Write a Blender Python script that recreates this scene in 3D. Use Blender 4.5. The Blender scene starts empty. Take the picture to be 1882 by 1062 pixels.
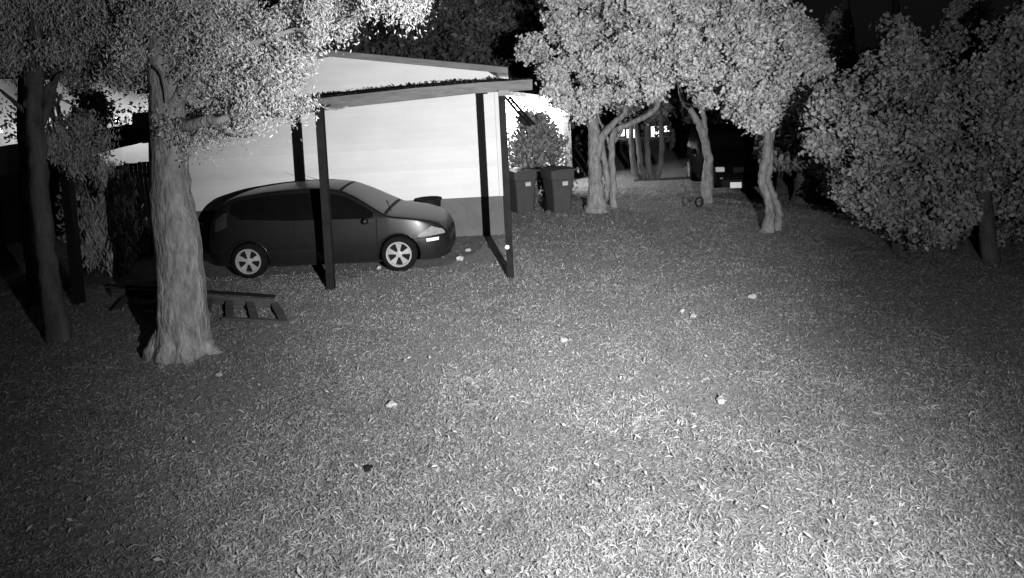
import bpy, bmesh, math, random
import numpy as np
from mathutils import Vector, Matrix
random.seed(7)
S = bpy.context.scene
C = S.collection
PI = math.pi
R = math.radians

# ------------------------------------------------------------------ camera
PITCH, ROLL, F, CX, CY, CH = R(4.5), R(2.9), 1150.0, 941.0, 531.0, 2.9
ROWP = 256.0                                   # picture row of the lens axis (shifted lens)
fw = Vector((0, math.cos(PITCH), -math.sin(PITCH)))
up0 = Vector((0, math.sin(PITCH), math.cos(PITCH)))
rt0 = Vector((1, 0, 0))
CR = rt0*math.cos(ROLL) - up0*math.sin(ROLL)
CU = up0*math.cos(ROLL) + rt0*math.sin(ROLL)
CP = Vector((0, 0, CH))
cam_d = bpy.data.cameras.new('camera')
cam_d.sensor_fit = 'HORIZONTAL'; cam_d.sensor_width = 36
cam_d.lens = 36*F/1882
cam_d.shift_y = -(CY-ROWP)/1882
cam_d.clip_start = .05; cam_d.clip_end = 900
cam = bpy.data.objects.new('camera', cam_d); C.objects.link(cam)
M = Matrix((CR, CU, -fw)).transposed().to_4x4(); M.translation = CP
cam.matrix_world = M
S.camera = cam

def ray(px, py):
    return fw + CR*((px-CX)/F) + CU*(-(py-ROWP)/F)
def P(px, py, Y):                               # point on the sight line at distance Y into the garden
    d = ray(px, py); return CP + d*(Y/d.y)
def G(px, py, z=0.0):                           # point on the ground
    d = ray(px, py); return CP + d*((z-CH)/d.z)

# ------------------------------------------------------------------ world: black night sky
W = bpy.data.worlds.new('World'); S.world = W; W.use_nodes = True
nt = W.node_tree; nt.nodes.clear()
sky = nt.nodes.new('ShaderNodeTexSky'); sky.sky_type = 'NISHITA'; sky.sun_disc = False
sky.sun_elevation = R(3); sky.sun_rotation = R(200)
bw = nt.nodes.new('ShaderNodeRGBToBW'); bg = nt.nodes.new('ShaderNodeBackground')
wo = nt.nodes.new('ShaderNodeOutputWorld')
nt.links.new(sky.outputs[0], bw.inputs[0]); nt.links.new(bw.outputs[0], bg.inputs[0])
bg.inputs[1].default_value = 0.0016
nt.links.new(bg.outputs[0], wo.inputs[0])

# ------------------------------------------------------------------ infrared lamp of the security camera, mounted to its right
def spot(name, loc, target, power, cone, blend, rad=.015):
    l = bpy.data.lights.new(name, 'SPOT'); l.energy = power; l.spot_size = R(cone); l.spot_blend = blend
    l.shadow_soft_size = rad
    o = bpy.data.objects.new(name, l); C.objects.link(o); o.location = loc
    o.rotation_euler = (Vector(target)-Vector(loc)).to_track_quat('-Z', 'Y').to_euler()
    return o
LP = Vector((1.4, .1, 2.72))
spot('infrared_spot', LP, P(930, 225, 13), 6800, 65, 1.0)
spot('infrared_flood', LP, P(1050, 740, 5.4), 2550, 72, 1.0)
spot('infrared_wide', LP, P(1000, 150, 10), 1150, 128, .9)

S.view_settings.view_transform = 'Standard'; S.view_settings.look = 'None'
S.view_settings.exposure = 0; S.view_settings.gamma = 1
S.render.engine = 'CYCLES'
S.cycles.max_bounces = 4; S.cycles.diffuse_bounces = 2; S.cycles.glossy_bounces = 2
S.cycles.transparent_max_bounces = 4; S.cycles.caustics_reflective = False; S.cycles.caustics_refractive = False

# ------------------------------------------------------------------ materials
def mat(name, lo, hi=None, scale=6, rough=.7, bump=0.0, bscale=None, stretch=(1, 1, 1), island=0.0, spec=.3, metal=0, coat=0, emit=0, trans=0):
    hi = lo if hi is None else hi
    m = bpy.data.materials.new(name); m.use_nodes = True; t = m.node_tree; n = t.nodes; k = t.links
    b = n['Principled BSDF']
    b.inputs['Roughness'].default_value = rough; b.inputs['Metallic'].default_value = metal
    b.inputs['Specular IOR Level'].default_value = spec; b.inputs['Coat Weight'].default_value = coat
    b.inputs['Coat Roughness'].default_value = .12
    tc = n.new('ShaderNodeTexCoord'); mp = n.new('ShaderNodeMapping'); mp.inputs['Scale'].default_value = stretch
    k.new(tc.outputs['Object'], mp.inputs[0])
    nz = n.new('ShaderNodeTexNoise'); nz.inputs['Scale'].default_value = scale; nz.inputs['Detail'].default_value = 6
    nz.inputs['Roughness'].default_value = .65
    k.new(mp.outputs[0], nz.inputs['Vector'])
    mr = n.new('ShaderNodeMapRange'); mr.inputs[1].default_value = .3; mr.inputs[2].default_value = .7
    mr.inputs[3].default_value = lo; mr.inputs[4].default_value = hi
    k.new(nz.outputs[0], mr.inputs[0]); out = mr.outputs[0]
    if island:
        g = n.new('ShaderNodeNewGeometry'); m2 = n.new('ShaderNodeMapRange')
        m2.inputs[3].default_value = 1-island; m2.inputs[4].default_value = 1+island
        k.new(g.outputs['Random Per Island'], m2.inputs[0])
        mu = n.new('ShaderNodeMath'); mu.operation = 'MULTIPLY'
        k.new(out, mu.inputs[0]); k.new(m2.outputs[0], mu.inputs[1]); out = mu.outputs[0]
    k.new(out, b.inputs['Base Color'])
    if bump:
        n2 = n.new('ShaderNodeTexNoise'); n2.inputs['Scale'].default_value = bscale or scale*4; n2.inputs['Detail'].default_value = 5
        k.new(mp.outputs[0], n2.inputs['Vector'])
        bp = n.new('ShaderNodeBump'); bp.inputs['Strength'].default_value = min(1, bump); bp.inputs['Distance'].default_value = .02*max(1, bump)
        k.new(n2.outputs[0], bp.inputs['Height']); k.new(bp.outputs[0], b.inputs['Normal'])
    if emit:
        b.inputs['Emission Color'].default_value = (1, 1, 1, 1); b.inputs['Emission Strength'].default_value = emit
    return m
m_ground = mat('lawn_soil', .09, .30, 18, .95, .8, 60)
m_dirt = mat('carport_dirt', .09, .15, 4, .95, .5, 40)
m_drive = mat('pale_driveway', .10, .17, 2, .95, .4, 30)
m_grass = mat('grass', .22, .40, 2.2, .8, island=.5, spec=.1)
m_dry = mat('dry_leaf', .34, .55, 8, .7, island=.3)
m_siding = mat('painted_siding', .52, .60, 1.2, .55, .1, 30, (.7, 1, 1.6), island=.045)
m_found = mat('grey_block', .085, .12, 3, .85, .2, 30)
m_fascia = mat('fascia_board', .06, .13, 3, .7, .2, 20, (1, 1, 6))
m_rake = mat('rake_board', .10, .18, 3, .7, .2, 20, (1, 1, 6))
m_dark = mat('dark_painted_wood', .010, .018, 6, .85, .1, spec=.05)
m_black = mat('black_timber', .004, .01, 6, .8, .1)
m_roof = mat('roof_shingle', .02, .06, 12, .9, .4)
m_bark = mat('pale_bark', .13, .42, 11, .85, 1.8, 30, (1, 1, .35))
m_bark_d = mat('dark_bark', .035, .12, 7, .9, .9, 30, (1, 1, .3))
m_bark_s = mat('smooth_bark', .09, .32, 12, .8, 2.2, 24, (1, 1, .4))
m_leaf = mat('crape_leaf', .37, .55, 3, .7, island=.3, spec=.15)
m_leaf_l = mat('oak_leaf', .42, .56, 3, .7, island=.4, spec=.15)
m_leaf_m = mat('moss', .3, .44, 3, .8, island=.4)
m_leaf_r = mat('shrub_leaf', .17, .28, 3, .7, island=.35)
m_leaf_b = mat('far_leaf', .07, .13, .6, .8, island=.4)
m_leaf_c = mat('conifer_leaf', .4, .55, .6, .8, island=.4)
m_leaf_h = mat('bush_leaf', .16, .26, .6, .8, island=.4)
m_paint = mat('car_paint', .036, .044, 3, .40, spec=.35, metal=.85, coat=.15)
m_paint2 = mat('black_car_paint', .0015, .0025, 3, .5, spec=.03, coat=.0)
m_glass = mat('car_glass', .003, .005, 3, .2, spec=.1)
m_rubber = mat('rubber', .006, .009, 20, .9, spec=.05)
m_trim = mat('black_trim', .008, .011, 10, .7, spec=.1)
m_rim = mat('alloy_rim', .2, .34, 5, .35, spec=.6)
m_well = mat('wheel_well', .003, .004, 5, .95)
m_lens = mat('lamp_lens', .16, .28, 30, .15, spec=.9, coat=1)
m_hl = mat('clear_headlamp', .35, .8, 40, .15, spec=.9, coat=1)
m_refl = mat('reflector', .85, .95, 10, .4, spec=.9)
m_plate = mat('number_plate', .9, .95, 10, .4)
m_bin = mat('bin_plastic', .04, .055, 4, .55, spec=.4)
m_sticker = mat('bin_sticker', .3, .5, 30, .5)
m_stone = mat('pale_stone', .2, .48, 24, .8, .4)
m_plank = mat('weathered_plank', .045, .10, 5, .9, .4, 30, (.4, 3, 3))
m_metal = mat('dull_metal', .08, .12, 6, .45, metal=.3, spec=.6)
m_white = mat('white_wall', .65, .75, 2, .7)
m_lit = mat('lit_window', .8, .8, 2, .5, emit=3.0)
m_lampglow = mat('lamp_glow', .8, .8, 2, .5, emit=12)

# ------------------------------------------------------------------ object helpers
def tag(o, label=None, cat=None, group=None, kind=None):
    if label: o['label'] = label
    if cat: o['category'] = cat
    if group: o['group'] = group
    if kind: o['kind'] = kind
    return o
def empty(name, loc=(0, 0, 0), rz=0, label=None, cat=None, group=None):
    o = bpy.data.objects.new(name, None); C.objects.link(o); o.location = loc; o.rotation_euler = (0, 0, rz)
    o.empty_display_size = .2
    return tag(o, label, cat, group)
class MB:
    def __init__(s): s.v = []; s.f = []
    def poly(s, pts):
        b = len(s.v); s.v += [tuple(p) for p in pts]; s.f.append(tuple(range(b, b+len(pts)))); return s
    def box(s, c, d, rot=None):
        b = len(s.v); c = Vector(c)
        for x in (-1, 1):
            for y in (-1, 1):
                for z in (-1, 1):
                    q = Vector((x*d[0]/2, y*d[1]/2, z*d[2]/2))
                    if rot is not None: q = rot @ q
                    s.v.append(tuple(c+q))
        s.f += [(b, b+1, b+3, b+2), (b+4, b+6, b+7, b+5), (b, b+4, b+5, b+1), (b+2, b+3, b+7, b+6), (b, b+2, b+6, b+4), (b+1, b+5, b+7, b+3)]
        return s
    def beam(s, a, b_, w, h, up=Vector((0, 0, 1))):
        a = Vector(a); b_ = Vector(b_); d = (b_-a); L = d.length; d.normalize()
        x = up.cross(d)
        if x.length < 1e-3: x = Vector((1, 0, 0))
        x.normalize(); z = d.cross(x)
        rot = Matrix((x, d, z)).transposed()
        return s.box((a+b_)/2, (w, L, h), rot)
    def tube(s, pts, rad, seg=10, jit=0, cap=True):
        pts = [Vector(p) for p in pts]; n = len(pts)
        if not hasattr(rad, '__len__'): rad = [rad]*n
        prev = None; base = len(s.v)
        for i, p in enumerate(pts):
            d = (pts[min(i+1, n-1)]-pts[max(i-1, 0)]).normalized()
            if prev is None:
                a = Vector((1, 0, 0)) if abs(d.x) < .8 else Vector((0, 1, 0)); x = a.cross(d).normalized()
            else: x = (prev - d*prev.dot(d)).normalized()
            prev = x; y = d.cross(x)
            for k in range(seg):
                t = 2*PI*k/seg; r = rad[i]*(1+random.uniform(-jit, jit))
                s.v.append(tuple(p + x*math.cos(t)*r + y*math.sin(t)*r))
        for i in range(n-1):
            for k in range(seg):
                a = base+i*seg+k; b = base+i*seg+(k+1) % seg
                s.f.append((a, b, b+seg, a+seg))
        if cap:
            s.f.append(tuple(range(base, base+seg))[::-1]); s.f.append(tuple(range(base+(n-1)*seg, base+n*seg)))
        return s
    def grid(s, rows, close=False):
        b = len(s.v); m = len(rows[0])
        for r in rows: s.v += [tuple(p) for p in r]
        for i in range(len(rows)-1):
            for k in range(m-1 if not close else m):
                a = b+i*m+k; c = b+i*m+(k+1) % m
                s.f.append((a, c, c+m, a+m))
        return s
    def lathe(s, prof, seg=24, axis='y', c=(0, 0, 0)):      # prof: (radius, offset along the axis)
        rows = []
        for r, h in prof:
            row = []
            for k in range(seg):
                t = 2*PI*k/seg; u, w = r*math.cos(t), r*math.sin(t)
                q = (u, h, w) if axis == 'y' else (u, w, h)
                row.append((c[0]+q[0], c[1]+q[1], c[2]+q[2]))
            rows.append(row)
        return s.grid(rows, True)
    def build(s, name, m, parent=None, smooth=False, bevel=0):
        me = bpy.data.meshes.new(name); me.from_pydata(s.v, [], s.f); me.materials.append(m)
        bm = bmesh.new(); bm.from_mesh(me); bmesh.ops.recalc_face_normals(bm, faces=bm.faces); bm.to_mesh(me); bm.free()
        if smooth: me.polygons.foreach_set('use_smooth', [True]*len(me.polygons))
        me.update()
        o = bpy.data.objects.new(name, me); C.objects.link(o)
        if parent: o.parent = parent
        if bevel:
            bv = o.modifiers.new('bevel', 'BEVEL'); bv.width = bevel; bv.segments = 2; bv.limit_method = 'ANGLE'
        return o
def np_mesh(name, V, quads, m, parent=None):
    me = bpy.data.meshes.new(name); nv = len(V); nf = len(quads)
    me.vertices.add(nv); me.vertices.foreach_set('co', np.ascontiguousarray(V, dtype=np.float32).ravel())
    me.loops.add(nf*4); me.loops.foreach_set('vertex_index', np.ascontiguousarray(quads, dtype=np.int32).ravel())
    me.polygons.add(nf); me.polygons.foreach_set('loop_start', np.arange(nf, dtype=np.int32)*4)
    me.materials.append(m); me.update(calc_edges=True)
    o = bpy.data.objects.new(name, me); C.objects.link(o)
    if parent: o.parent = parent
    return o
RNG = np.random.default_rng(11)
def leaf_mesh(name, cen, length, aspect, m, parent=None, droop=0.0, var=.4):
    """one folded leaf of four corners at every centre, turned every way"""
    n = len(cen)
    d = RNG.normal(size=(n, 3)); d[:, 2] -= droop; d /= np.linalg.norm(d, axis=1)[:, None]
    a = RNG.normal(size=(n, 3)); a -= (a*d).sum(1)[:, None]*d; a /= np.linalg.norm(a, axis=1)[:, None]
    nn = np.cross(d, a)
    L = (length*RNG.uniform(1-var, 1+var, n))[:, None]
    w = L*aspect/2
    u = nn*w*.4
    V = np.stack([cen-d*L/2, cen-d*L*.18+a*w+u, cen+d*L*.2+a*w*.85+u, cen+d*L/2-nn*L*.08, cen+d*L*.2-a*w*.85+u, cen-d*L*.18-a*w+u], 1).reshape(-1, 3)
    i = np.arange(n)[:, None]*6
    q = np.concatenate([i+np.array([[0, 1, 2, 3]]), i+np.array([[0, 3, 4, 5]])], 1).reshape(-1, 4)
    return np_mesh(name, V, q, m, parent)
def cloud(blobs, nclump, nleaf, sig, power=2.2):
    """blobs: (centre, rx, ry, rz). Clumps of leaves through each, thicker towards the outside."""
    out = []; clumps = []
    vol = np.array([b[1]*b[2]*b[3] for b in blobs])**.75; vol = vol/vol.sum()
    for b, f in zip(blobs, vol):
        n = max(3, int(nclump*f))
        u = RNG.normal(size=(n, 3)); u /= np.linalg.norm(u, axis=1)[:, None]
        r = RNG.uniform(0, 1, n)**(1/power)
        c = np.array(b[0])[None]+u*r[:, None]*np.array([b[1], b[2], b[3]])[None]
        clumps.append(c)
        k = RNG.integers(int(nleaf*.6), int(nleaf*1.4)+1, n)
        cc = np.repeat(c, k, 0)
        out.append(cc+RNG.normal(size=cc.shape)*sig)
    return np.concatenate(out), np.concatenate(clumps)
def B(px, py, Y, rpx, rpy=None, ry=None):          # an ellipsoid of foliage given by its place and size in metres
    rpy = rpy or rpx; s = Y/F
    c = P(px, py, Y); return (tuple(c), rpx*s, ry or max(rpx, rpy)*s*1.1, rpy*s)
def inpoly(x, y, pg):
    c = False; j = len(pg)-1
    for i in range(len(pg)):
        if (pg[i][1] > y) != (pg[j][1] > y) and x < (pg[j][0]-pg[i][0])*(y-pg[i][1])/(pg[j][1]-pg[i][1])+pg[i][0]: c = not c
        j = i
    return c
def region(pg, n, r0, r1, dy0, dy1, seed=1, flat=.8):
    """many small foliage masses spread through an outline (given a metre or two of depth)"""
    rs = random.Random(seed); out = []; xs_ = [p[0] for p in pg]; ys_ = [p[1] for p in pg]
    while len(out) < n:
        x, y = rs.uniform(min(xs_), max(xs_)), rs.uniform(min(ys_), max(ys_))
        if inpoly(x, y, pg): r = rs.uniform(r0, r1); out.append((x, y, rs.uniform(dy0, dy1), r, r*rs.uniform(.6, .9)*flat/.8, None))
    return out
def wob(pts, n=5, amp=.03):
    """resample a polyline smoothly with a little wobble"""
    pts = [Vector(p) for p in pts]; out = []
    for i in range(len(pts)-1):
        p0 = pts[max(i-1, 0)]; p1 = pts[i]; p2 = pts[i+1]; p3 = pts[min(i+2, len(pts)-1)]
        for k in range(n):
            t = k/n
            q = .5*((2*p1)+(p2-p0)*t+(2*p0-5*p1+4*p2-p3)*t*t+(3*p1-p0-3*p2+p3)*t**3)
            if i or k: q = q+Vector([random.uniform(-amp, amp) for _ in range(3)])
            out.append(q)
    out.append(pts[-1]); return out
def lerp_r(r, n, per):
    out = []
    for i in range(len(r)-1):
        for k in range(per): out.append(r[i]+(r[i+1]-r[i])*k/per)
    out.append(r[-1]); return out
def limb(mb, pts, rad, amp=.02, seg=10, jit=.06, n=5):
    w = wob(pts, n, amp); mb.tube(w, lerp_r(rad, len(pts), n), seg, jit); return w

# ================================================================== THE SETTING
mb = MB()
N = 40
ys = [1.5+(i/N)**2*260 for i in range(N+1)]; xs = [(-1+2*i/60) for i in range(61)]
rows = []
for y in ys: rows.append([(x*abs(x)*180, y-1.5-8, 0.0) for x in xs])
g = mb.grid(rows).build('ground', m_ground, smooth=True); tag(g, kind='structure')
# carport floor, bare earth
fl = MB().poly([G(330, 520, .004), G(640, 512, .004), G(820, 487, .004), G(880, 462, .004), (G(905, 436).x, 12.95, .004), (-9, 12.95, .004), (-9, 10.2, .004)])
tag(fl.build('carport_ground', m_dirt), kind='structure')
# driveway strip behind the lawn
dr = MB()
top = [(1050, 343), (1180, 346), (1290, 352), (1420, 356), (1560, 362), (1900, 372)]
bot = [(1050, 368), (1180, 367), (1290, 371), (1420, 380), (1560, 388), (1900, 402)]
dr.grid([[G(x, y, .004) for x, y in top], [G(x, y, .004) for x, y in bot]])
tag(dr.build('driveway', m_drive), kind='structure')

# lawn: countless blades
def blades():
    n = 900000
    d = []
    # denser near the camera
    u = RNG.uniform(0, 1, n*2)
    dd = 2.6*(22/2.6)**(u**.92)
    keep = RNG.uniform(0, 1, n*2) < np.minimum(1, (dd/6)**.3)
    dd = dd[keep][:n]; n = len(dd)
    xx = RNG.uniform(-1, 1, n)*(.9*dd+.5)
    # thin on the carport's bare earth and on the drive
    bare = (dd > 10.3) & (xx < -.4) & (RNG.uniform(0, 1, n) < .93)
    bare |= (dd > 17.5) & (RNG.uniform(0, 1, n) < .8)
    patch = np.sin(xx*2.1+np.sin(dd*1.3)*2)*np.sin(dd*1.7+xx*.8)
    patch = patch+.7*np.sin(xx*9+np.sin(dd*7)*2)*np.sin(dd*8.3+np.sin(xx*5)*1.5)+.5*np.sin(xx*23+dd*4)*np.sin(dd*21-xx*6)
    bare |= RNG.uniform(0, 1, n) < np.clip(patch*.55+.15, 0, .9)
    xx = xx[~bare]; dd = dd[~bare]; n = len(dd)
    sc = np.maximum(1, (dd/7)**.75)
    f_ = np.exp(RNG.normal(0, .38, n)); cl_ = 1+.35*np.sin(xx*3.1+np.sin(dd*2.2)*1.7)*np.sin(dd*2.9-xx)+.25*np.sin(xx*11+dd*3)*np.sin(dd*12-xx*4)
    L = .027*f_*sc*cl_; w = RNG.uniform(.003, .0066, n)*f_**.6*sc
    th = RNG.uniform(0, 2*PI, n); el = RNG.uniform(R(0), R(44), n)
    h = np.stack([np.cos(th), np.sin(th), np.zeros(n)], 1)
    side = np.stack([-np.sin(th), np.cos(th), RNG.uniform(-.5, .5, n)], 1)
    base = np.stack([xx, dd, RNG.uniform(0, .02, n)], 1)
    el = el[:, None]; Lc = L[:, None]; wc = w[:, None]
    z = np.array([[0, 0, 1.0]])
    mid = base+h*np.cos(el)*Lc*.5+z*np.sin(el)*Lc*.55
    tip = mid+h*np.cos(el*.3)*Lc*.5+z*np.sin(el*.2-.2)*Lc*.5
    V = np.stack([base-side*wc*.35, base+side*wc*.35, mid-side*wc*.5, mid+side*wc*.5, tip-side*wc*.12, tip+side*wc*.12], 1).reshape(-1, 3)
    i = np.arange(n)[:, None]*6
    q = np.concatenate([i+np.array([[0, 1, 3, 2]]), i+np.array([[2, 3, 5, 4]])], 1).reshape(-1, 4)
    return np_mesh('lawn_grass', V, q, m_grass)
tag(blades(), 'short matted lawn grass with worn patches across the yard', 'grass', kind='stuff')
def litter():
    n = 6500
    dd = 2.8*(14/2.8)**(RNG.uniform(0, 1, n)**.9); xx = RNG.uniform(-1, 1, n)*(.88*dd)
    ok = ~((dd > 10.3) & (xx < -.4)); dd = dd[ok]; xx = xx[ok]; n = len(dd)
    L = .012+.05*RNG.uniform(0, 1, n)**2.5*np.maximum(1, dd/9); w = L*RNG.uniform(.16, .42, n); th = RNG.uniform(0, 2*PI, n)
    h = np.stack([np.cos(th), np.sin(th), RNG.uniform(-.35, .35, n)], 1); s = np.stack([-np.sin(th), np.cos(th), RNG.uniform(-.5, .5, n)], 1)
    c = np.stack([xx, dd, RNG.uniform(.03, .05, n)], 1); z = np.array([[0, 0, 1.]])
    V = np.stack([c-h*L[:, None]/2, c+s*w[:, None]/2+z*.004, c+h*L[:, None]/2, c-s*w[:, None]/2+z*.004], 1).reshape(-1, 3)
    return np_mesh('fallen_leaves', V, np.arange(4*n).reshape(-1, 4), m_dry)
tag(litter(), 'pale dry fallen leaves scattered over the lawn', 'leaf litter', kind='stuff')

# ================================================================== HOUSE AND CARPORT
YW = G(905, 432).y                              # distance of the house wall
XR = P(922, 300, YW).x; XL = P(300, 300, YW).x
zF = 3.02                                       # underside region of carport roof
zsill = P(890, 361, YW).z
house = empty('house', ((XL+XR)/2, YW, 0), 0, 'long white clapboard house wall and low gable behind the parked hatchback', 'house')
def rel(o, root):
    o.parent = root; o.matrix_parent_inverse = Matrix.Translation(-Vector(root.location)) if root.rotation_euler.z == 0 else (Matrix.Translation(root.location) @ Matrix.Rotation(root.rotation_euler.z, 4, 'Z')).inverted()
    return o
def gable_z(x):                                 # roof underside above the wall
    xa = P(610, 104, YW).x; za = P(610, 106, YW).z; xe = P(935, 137, YW).x; ze = P(935, 137, YW).z
    sl = (za-ze)/(xe-xa)
    return za - abs(x-xa)*sl
s = MB(); z = zsill; board = .148
zmax = gable_z(P(610, 104, YW).x)+.03
while z < zmax:
    z1 = min(z+board, zmax)
    # clip the board where the roof cuts it
    xs_ = np.linspace(XL, XR, 90); ok = [x for x in xs_ if gable_z(x) > z+.02]
    if len(ok) > 1:
        xa_, xe_ = P(610, 104, YW).x, P(935, 137, YW).x; sl_ = (gable_z(xa_)-gable_z(xe_))/(xe_-xa_)
        ed = lambda zz: (max(XL, xa_-(gable_z(xa_)+.04-zz)/sl_), min(XR, xa_+(gable_z(xa_)+.04-zz)/sl_))
        (x0, x1), (x2, x3) = ed(z), ed(z1)
        s.poly([(x0, YW-.018, z), (x1, YW-.018, z), (x3, YW-.002, z1), (x2, YW-.002, z1)])
        s.poly([(x0, YW+.003, z), (x1, YW+.003, z), (x1, YW-.018, z), (x0, YW-.018, z)])
    z += board
rel(s.build('wall', m_siding), house)
s = MB(); s.box(((XL+XR)/2, YW+.012+4, zsill/2-.002), (XR-XL-.02, 8, zsill)); rel(s.build('foundation', m_found), house)
for xq in (XR-.01, XL+.01): rel(MB().box((xq, YW+4.05, (zsill+3.1)/2), (.02, 8, 3.1-zsill-.004)).build('side_wall', m_siding), house)
s = MB(); s.box((XR-.03, YW-.035, (zsill+3.0)/2), (.09, .02, 3.0-zsill)); rel(s.build('corner_board', m_siding, bevel=.003), house)
xa = P(610, 104, YW).x
r = MB(); rk = MB()
for sx, xe in ((1, XR+.22), (-1, XL-.2)):
    za, ze = gable_z(xa)+.03, gable_z(xe)+.03
    d = Vector((xe-xa, 0, ze-za)); L = d.length; ang = math.atan2(d.z, d.x)
    # roof slab running back
    pts = [(xa, za), (xe, ze), (xe, ze+.11), (xa, za+.11)]
    y0, y1 = YW-.30, YW+8.3
    r.poly([(p[0], y0, p[1]) for p in pts]); r.poly([(p[0], y1, p[1]) for p in pts][::-1])
    for i in range(4):
        a, b = pts[i], pts[(i+1) % 4]
        r.poly([(a[0], y0, a[1]), (a[0], y1, a[1]), (b[0], y1, b[1]), (b[0], y0, b[1])])
    rk.poly([(xa, y0-.012, za-.02), (xe, y0-.012, ze-.02), (xe, y0-.012, ze+.10), (xa, y0-.012, za+.10)])
    rk.poly([(xa, y0-.012, za-.02), (xe, y0-.012, ze-.02), (xe, y0-.004, ze-.02), (xa, y0-.004, za-.02)])
rel(r.build('roof', m_roof), house); rel(rk.build('rake_board', m_rake), house)

YP = G(938, 508).y                              # row of posts
cp = empty('carport', (P(760, 300, YP).x, YP, 0), 0, 'flat roofed carport on thin dark posts in front of the white wall', 'carport')
x0 = P(250, 190, YP).x; x1 = P(976, 150, YP).x
def fz(px, top): return P(px, top, YP).z
s = MB()
# fascia follows the photographed sag
fpx = [250, 420, 520, 640, 760, 880, 978]; ft = [207, 198, 189, 175, 162, 152, 146]; fb = [236, 223, 215, 197, 184, 171, 165]
tops = [P(a, b, YP) for a, b in zip(fpx, ft)]; bots = [P(a, b, YP) for a, b in zip(fpx, fb)]
rows = []
for t, b in zip(tops, bots):
    rows.append([(t.x, YP-.10, t.z), (t.x, YP-.06, t.z), (b.x, YP-.06, b.z), (b.x, YP-.10, b.z)])
s.grid(rows, True); s.poly(rows[0]); s.poly(rows[-1]); rel(s.build('fascia', m_fascia), cp)
s = MB(); rows = []
for t, b in zip(tops, bots):
    rows.append([(t.x, YP-.055, t.z-.01), (t.x, YW-.32, t.z-.03), (b.x, YW-.32, b.z+.05), (b.x, YP-.055, b.z+.03)])
s.grid(rows, True); s.poly(rows[0]); s.poly(rows[-1]); rel(s.build('roof_deck', m_roof), cp)
for (tx, ty), (bx, by), w in (((922, 172), (939, 511), .105), ((587, 196), (609, 533), .115)):
    b_ = G(bx, by); t_ = P(tx, ty, b_.y); s = MB(); s.beam(b_+Vector((0, 0, -.05)), t_+Vector((0, 0, .03)), w, w, Vector((0, 1, 0)))
    p = rel(s.build('post', m_dark, bevel=.006), cp)
    if tx > 900:
        k = MB(); k.lathe([(0, -.02), (.03, -.018), (.036, 0), (.03, .012), (0, .014)], 14, 'y', tuple(P(932, 454, b_.y-.08)))
        kn = k.build('reflector_disc', m_refl, smooth=True); kn.parent = p; kn.matrix_parent_inverse = (Matrix.Translation(-Vector(cp.location)))
        kn.matrix_parent_inverse = Matrix.Translation(-Vector(cp.location)).inverted() @ Matrix.Translation(-Vector(cp.location))
        k = MB(); k.box(P(926, 170, b_.y-.02), (.17, .15, .10)); rel(k.build('post_bracket', m_rake, bevel=.01), cp)
# debris on the roof edge: leaf litter, black to paint in the fascia's shadow strip
nb = 700; tt = RNG.uniform(0, 1, nb); xx = x0+(x1-x0)*tt
zz = np.interp(xx, [t.x for t in tops], [t.z for t in tops])
cen = np.stack([xx, YP+RNG.uniform(-.08, .5, nb), zz+RNG.uniform(-.01, .03, nb)], 1)
rel(leaf_mesh('roof_shade_litter', cen, .06, .4, m_black), cp)['kind'] = 'stuff'

# bright wing of the neighbouring building, lit by its own lamp
def lit_house(name, pxl, pxr, top_l, top_r, Y, label, lamp, power, depth=5):
    a = P(pxl, top_l, Y); b = P(pxr, top_r, Y)
    t = empty(name, ((a.x+b.x)/2, Y, 0), 0, label, 'house')
    m = MB(); rows = [[(a.x, Y, 0), (b.x, Y, 0)], [(a.x, Y, a.z), (b.x, Y, b.z)]]
    m.grid(rows); m.grid([[(b.x, Y, 0), (b.x, Y+depth, 0)], [(b.x, Y, b.z), (b.x, Y+depth, b.z)]])
    m.grid([[(a.x, Y, 0), (a.x, Y+depth, 0)], [(a.x, Y, a.z), (a.x, Y+depth, a.z)]])
    rel(m.build('wall', m_white), t)
    m = MB()
    for dz in (0, .14): m.poly([(a.x-.3, Y-.35, a.z+dz), (b.x+.3, Y-.35, b.z+dz), (b.x+.3, Y+depth, b.z+dz+1.2), (a.x-.3, Y+depth, a.z+dz+1.2)])
    m.poly([(a.x-.3, Y-.352, a.z), (b.x+.3, Y-.352, b.z), (b.x+.3, Y-.352, b.z+.14), (a.x-.3, Y-.352, a.z+.14)])
    rel(m.build('roof', m_roof), t)
    rel(MB().box((b.x-.1, Y-.05, b.z/2), (.22, .06, b.z-.01)).build('corner_post', m_rake), t)
    for q, pw in lamp:
        q = Vector(q)
        m = MB(); m.lathe([(0, .05), (.05, .04), (.07, -.02), (.06, -.1), (0, -.12)], 14, 'z', tuple(q+Vector((0, 0, -.05)))); lo = rel(m.build('porch_lamp', m_lampglow, smooth=True), t)
        l = bpy.data.lights.new('porch_light', 'POINT'); l.energy = pw*power; l.shadow_soft_size = .08
        lo2 = bpy.data.objects.new('porch_light', l); C.objects.link(lo2); lo2.location = q+Vector((0, -.15, -.25)); 
    return t
wing = lit_house('neighbour_house', 900, 1046, 168, 192, 19.5, 'overexposed white neighbouring house behind the leafy bush and wheeled bins', [(P(1000, 175, 18.9), 1.0), (P(930, 182, 18.7), .7)], 380)
left = lit_house('back_house', -260, 292, 150, 140, 24, 'glowing white house glimpsed through hanging foliage at far left', [(P(215, 215, 22.6), 1.0), (P(0, 235, 22.6), .8)], 110)

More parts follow.
